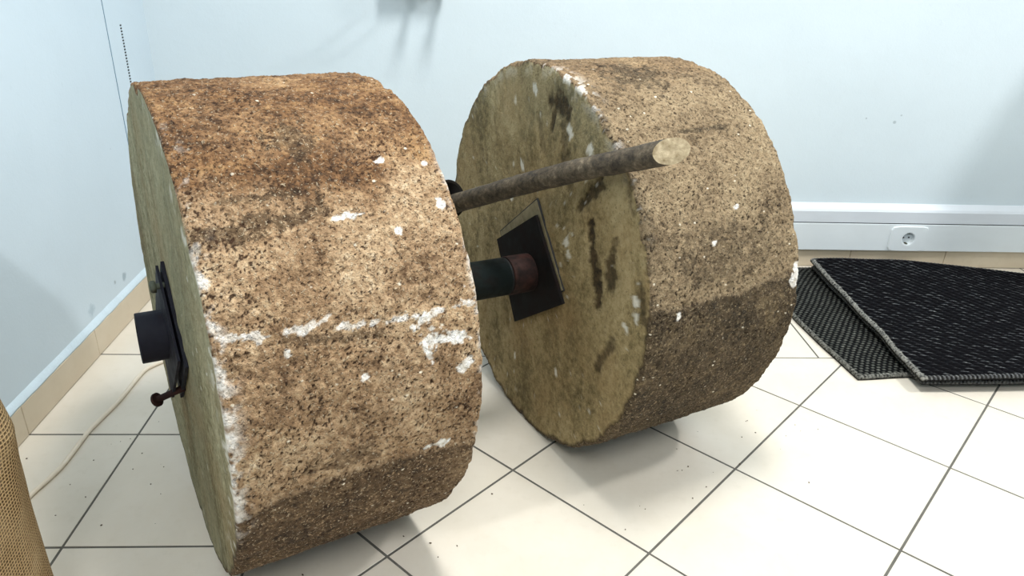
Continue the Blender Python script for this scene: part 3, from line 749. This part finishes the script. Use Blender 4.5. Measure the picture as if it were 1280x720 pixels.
def weave_small(x, y, P):
    a, b = 0.017, 0.0115
    row = np.floor(y/b); fx = ((x/a+row*0.5) % 1.0)-0.5; fy = (y/b-row)-0.5
    k = np.clip(1-(np.abs(fx)/0.45)**2, 0, 1)*np.clip(1-(np.abs(fy)/0.5)**2, 0, 1)
    k = k*(0.75+0.5*vnoise(P, 150, 9))
    return 0.0028*np.sqrt(np.clip(k, 0, 1)), np.clip(k, 0, 1)
rug2 = rug('woven_rug', [(0.985, 1.592), (1.52, 1.63), (1.47, 2.30), (0.915, 2.29)], lambda x, y, U, V: 0.0012+0*x, weave_small, lambda U, V: 0.55+0*U, M_mat2, 0.0028, 0.007, (1.2, 1.9, 0))
tag(rug2, 'charcoal flat-woven rug lying under the black one, only one corner showing', 'rug', 'rugs piled by the wall')
def zt(x, y, U, V):
    n = np.stack([U*2, V*2, 0*U], -1)
    return 0.0125+0.010*vnoise(n, 1.6, 5)+0.010*sstep(0.35, 1.0, V)*sstep(0.9, 0.3, U)
rk = empty('woven_rug', (1.48, 1.9, 0.0)); tag(rk, 'thick black chunky-woven rug folded double with grey whipped edge, on top of the pile', 'rug', 'rugs piled by the wall')
lo = rug('lower_fold', [(1.126, 1.546), (1.83, 1.556), (1.84, 2.19), (1.142, 2.268)], lambda x, y, U, V: 0.0172+0.004*V, weave_big, lambda U, V: 0.30+0*U, M_mat1, 0.005, 0.004, (1.48, 1.9, 0), 0.045)
up = rug('upper_fold', [(1.116, 1.533), (1.835, 1.549), (1.845, 2.18), (1.134, 2.268)], lambda x, y, U, V: zt(x, y, U, V)+0.0178, weave_big,
         lambda U, V: np.where(U < 0.02, 0.9, 0.10), M_mat1, 0.0027, 0.007, (1.48, 1.9, 0), 0.045)
for o in (lo, up): o.location = (0, 0, 0); o.parent = rk

# ------------------------------------------------------------------ white cable on the floor
cp = [(-0.70, 1.70), (-0.755, 1.675), (-0.791, 1.637), (-0.802, 1.607), (-0.805, 1.529), (-0.808, 1.472), (-0.818, 1.395), (-0.821, 1.357), (-0.82, 1.258), (-0.827, 1.209), (-0.836, 1.167), (-0.84, 1.119), (-0.845, 1.05), (-0.86, 0.98)]
def crom(p, n=8):
    out = []
    for k in range(len(p)-1):
        a, b, c, d = [Vector(p[min(max(k+q, 0), len(p)-1)]) for q in (-1, 0, 1, 2)]
        for s in range(n):
            t = s/n; out.append(0.5*((2*b)+(c-a)*t+(2*a-5*b+4*c-d)*t*t+(3*b-a-3*c+d)*t**3))
    return out+[Vector(p[-1])]
bm = bmesh.new(); tube(bm, crom([(x, y, 0.0048) for x, y in cp]), 0.0048, 12)
tag(obj('power_cable', bm, M_cable), 'white power cable lying across the floor tiles by the side wall', 'cable')

# ------------------------------------------------------------------ burlap sack in the near corner
sb = (-0.765, 0.735, 0.0)
NH, NA = 90, 160
hh, aa = np.meshgrid(np.linspace(0, 1, NH), np.arange(NA)*2*np.pi/NA, indexing='ij')
prof_r = np.interp(hh, [0, .03, .12, .5, .8, .90, .96, 1.0], [0.78, 0.90, 0.94, 0.98, 1.04, 1.0, 0.82, 0.40])
prof_z = np.interp(hh, [0, .03, .12, .5, .8, .90, .96, 1.0], [0.001, 0.008, 0.05, 0.24, 0.39, 0.45, 0.486, 0.498])
ca_, sa_ = np.cos(aa), np.sin(aa); sup = (np.abs(ca_)**3+np.abs(sa_)**3)**(-1/3)
Pn = np.stack([ca_, sa_, prof_z*3], -1)
fold = 0.018*(fbm(Pn*np.array([1, 1, .35]), 2.6, 3, 77)-0.5)+0.008*np.sin(aa*9+prof_z*9)*sstep(0.25, 0.45, prof_z)
X = sb[0]+(0.168*prof_r+fold)*ca_*sup; Y = sb[1]+(0.185*prof_r+fold)*sa_*sup; Z = prof_z+0.010*(fbm(Pn, 3.0, 2, 5)-0.5)*sstep(0.3, .45, prof_z)
V = np.stack([X, Y, np.maximum(Z, 0.001)], -1)
F = gridfaces(NA, NH, True)  # needs angle-major order
V2 = V.transpose(1, 0, 2).reshape(-1, 3)-np.array(sb)
me = npmesh('cloth', V2, F)
uvl = me.uv_layers.new(name='UVMap'); li = np.zeros(len(me.loops), np.int32); me.loops.foreach_get('vertex_index', li)
uu = (li//NH)/NA*1.2*1.0; vv = (li % NH)/(NH-1)*0.5
polyv = li.reshape(-1, 4); wrapm = (polyv//NH).max(1)-(polyv//NH).min(1) > NA/2
uu = uu.reshape(-1, 4); fixm = wrapm[:, None] & ((polyv//NH) < NA/2); uu[fixm] += 1.2
uvl.data.foreach_set('uv', np.stack([uu.ravel(), vv], -1).astype(np.float32).ravel())
sk = empty('burlap_sack', sb); tag(sk, 'upright brown burlap sack at the near corner of the picture by the cable', 'sack')
obj('cloth', me, M_burlap, sk)
bm = bmesh.new(); topc = [Vector(V2[k*NH+NH-1]) for k in range(NA)]
vs_ = [bm.verts.new(p) for p in topc]; cv = bm.verts.new(sum(topc, Vector())/NA+Vector((0, 0, -0.006)))
for k in range(NA): bm.faces.new((vs_[k], vs_[(k+1) % NA], cv))
obj('folded_mouth', bm, M_burlap, sk)

# ------------------------------------------------------------------ unseen box and rack, added only to cast shade on the back wall
cb = empty('added_shade_box', (2.3, 2.11, 0)); tag(cb, 'unseen white box beyond the rugs, added to shade the back wall', 'added_shade_box')
ko(obj('body', bx(1.96, 2.65, 1.90, YB-0.03, 0.001, 1.20, bev=0.003), M_caster), cb)
for x0, x1 in ((1.965, 2.303), (2.307, 2.645)):
    d_ = ko(obj('added_door', bx(x0, x1, 1.882, 1.899, 0.06, 1.19, bev=0.002), M_caster), cb)
    hx = x1-0.04 if x0 < 2 else x0+0.04
    b = obj('added_handle', bx(hx-0.006, hx+0.006, 1.86, 1.882, 0.6, 0.72, bev=0.002), M_bolt); b.parent = d_; b.matrix_parent_inverse = Matrix.Translation(cb.location).inverted()
hk = empty('added_shade_rack', (-0.19, YB, 0.88)); tag(hk, 'small unseen rack with pegs above the millstones, added to shade the wall', 'added shade rack')  # invented rack out of view, its pegs drop shadows down the wall
ko(obj('added_rail', bx(-0.262, -0.088, YB-0.055, YB, 0.85, 0.94, bev=0.004), M_caster), hk)
for x in (-0.175, -0.10):
    bm = bmesh.new(); tube(bm, crom([(x, YB-0.05, 0.885), (x, YB-0.10, 0.862), (x, YB-0.135, 0.875), (x, YB-0.14, 0.90)], 6), 0.010, 10); ko(obj('added_peg', bm, M_bolt), hk)
# ------------------------------------------------------------------ crumbs of stone on the tiles
bm = bmesh.new(); rc = random.Random(11)
spots = [(-0.20, 0.90), (0.0, 1.02), (0.30, 1.10), (0.40, 1.16), (-0.70, 1.30), (-0.62, 1.15), (0.62, 1.42), (0.58, 1.30), (0.55, 1.25), (-0.68, 1.2)]
for k in range(60):
    cx, cy = rc.choice(spots); x = cx+rc.gauss(0, .09); y = cy+rc.gauss(0, .07); r = rc.uniform(0.0006, 0.0017)
    bmesh.ops.create_icosphere(bm, subdivisions=1, radius=r, matrix=Matrix.Translation((x, y, r*0.6)) @ Matrix.Rotation(rc.uniform(0, 3), 4, 'Z') @ Matrix.Diagonal((rc.uniform(.8, 1.8), 1, 0.7, 1)))
tag(obj('stone_crumbs', bm, mat_plain('crumb', (88, 72, 52), 0.9)), 'tiny dark stone crumbs strewn on the tiles around the millstones', 'crumbs', kind='stuff')
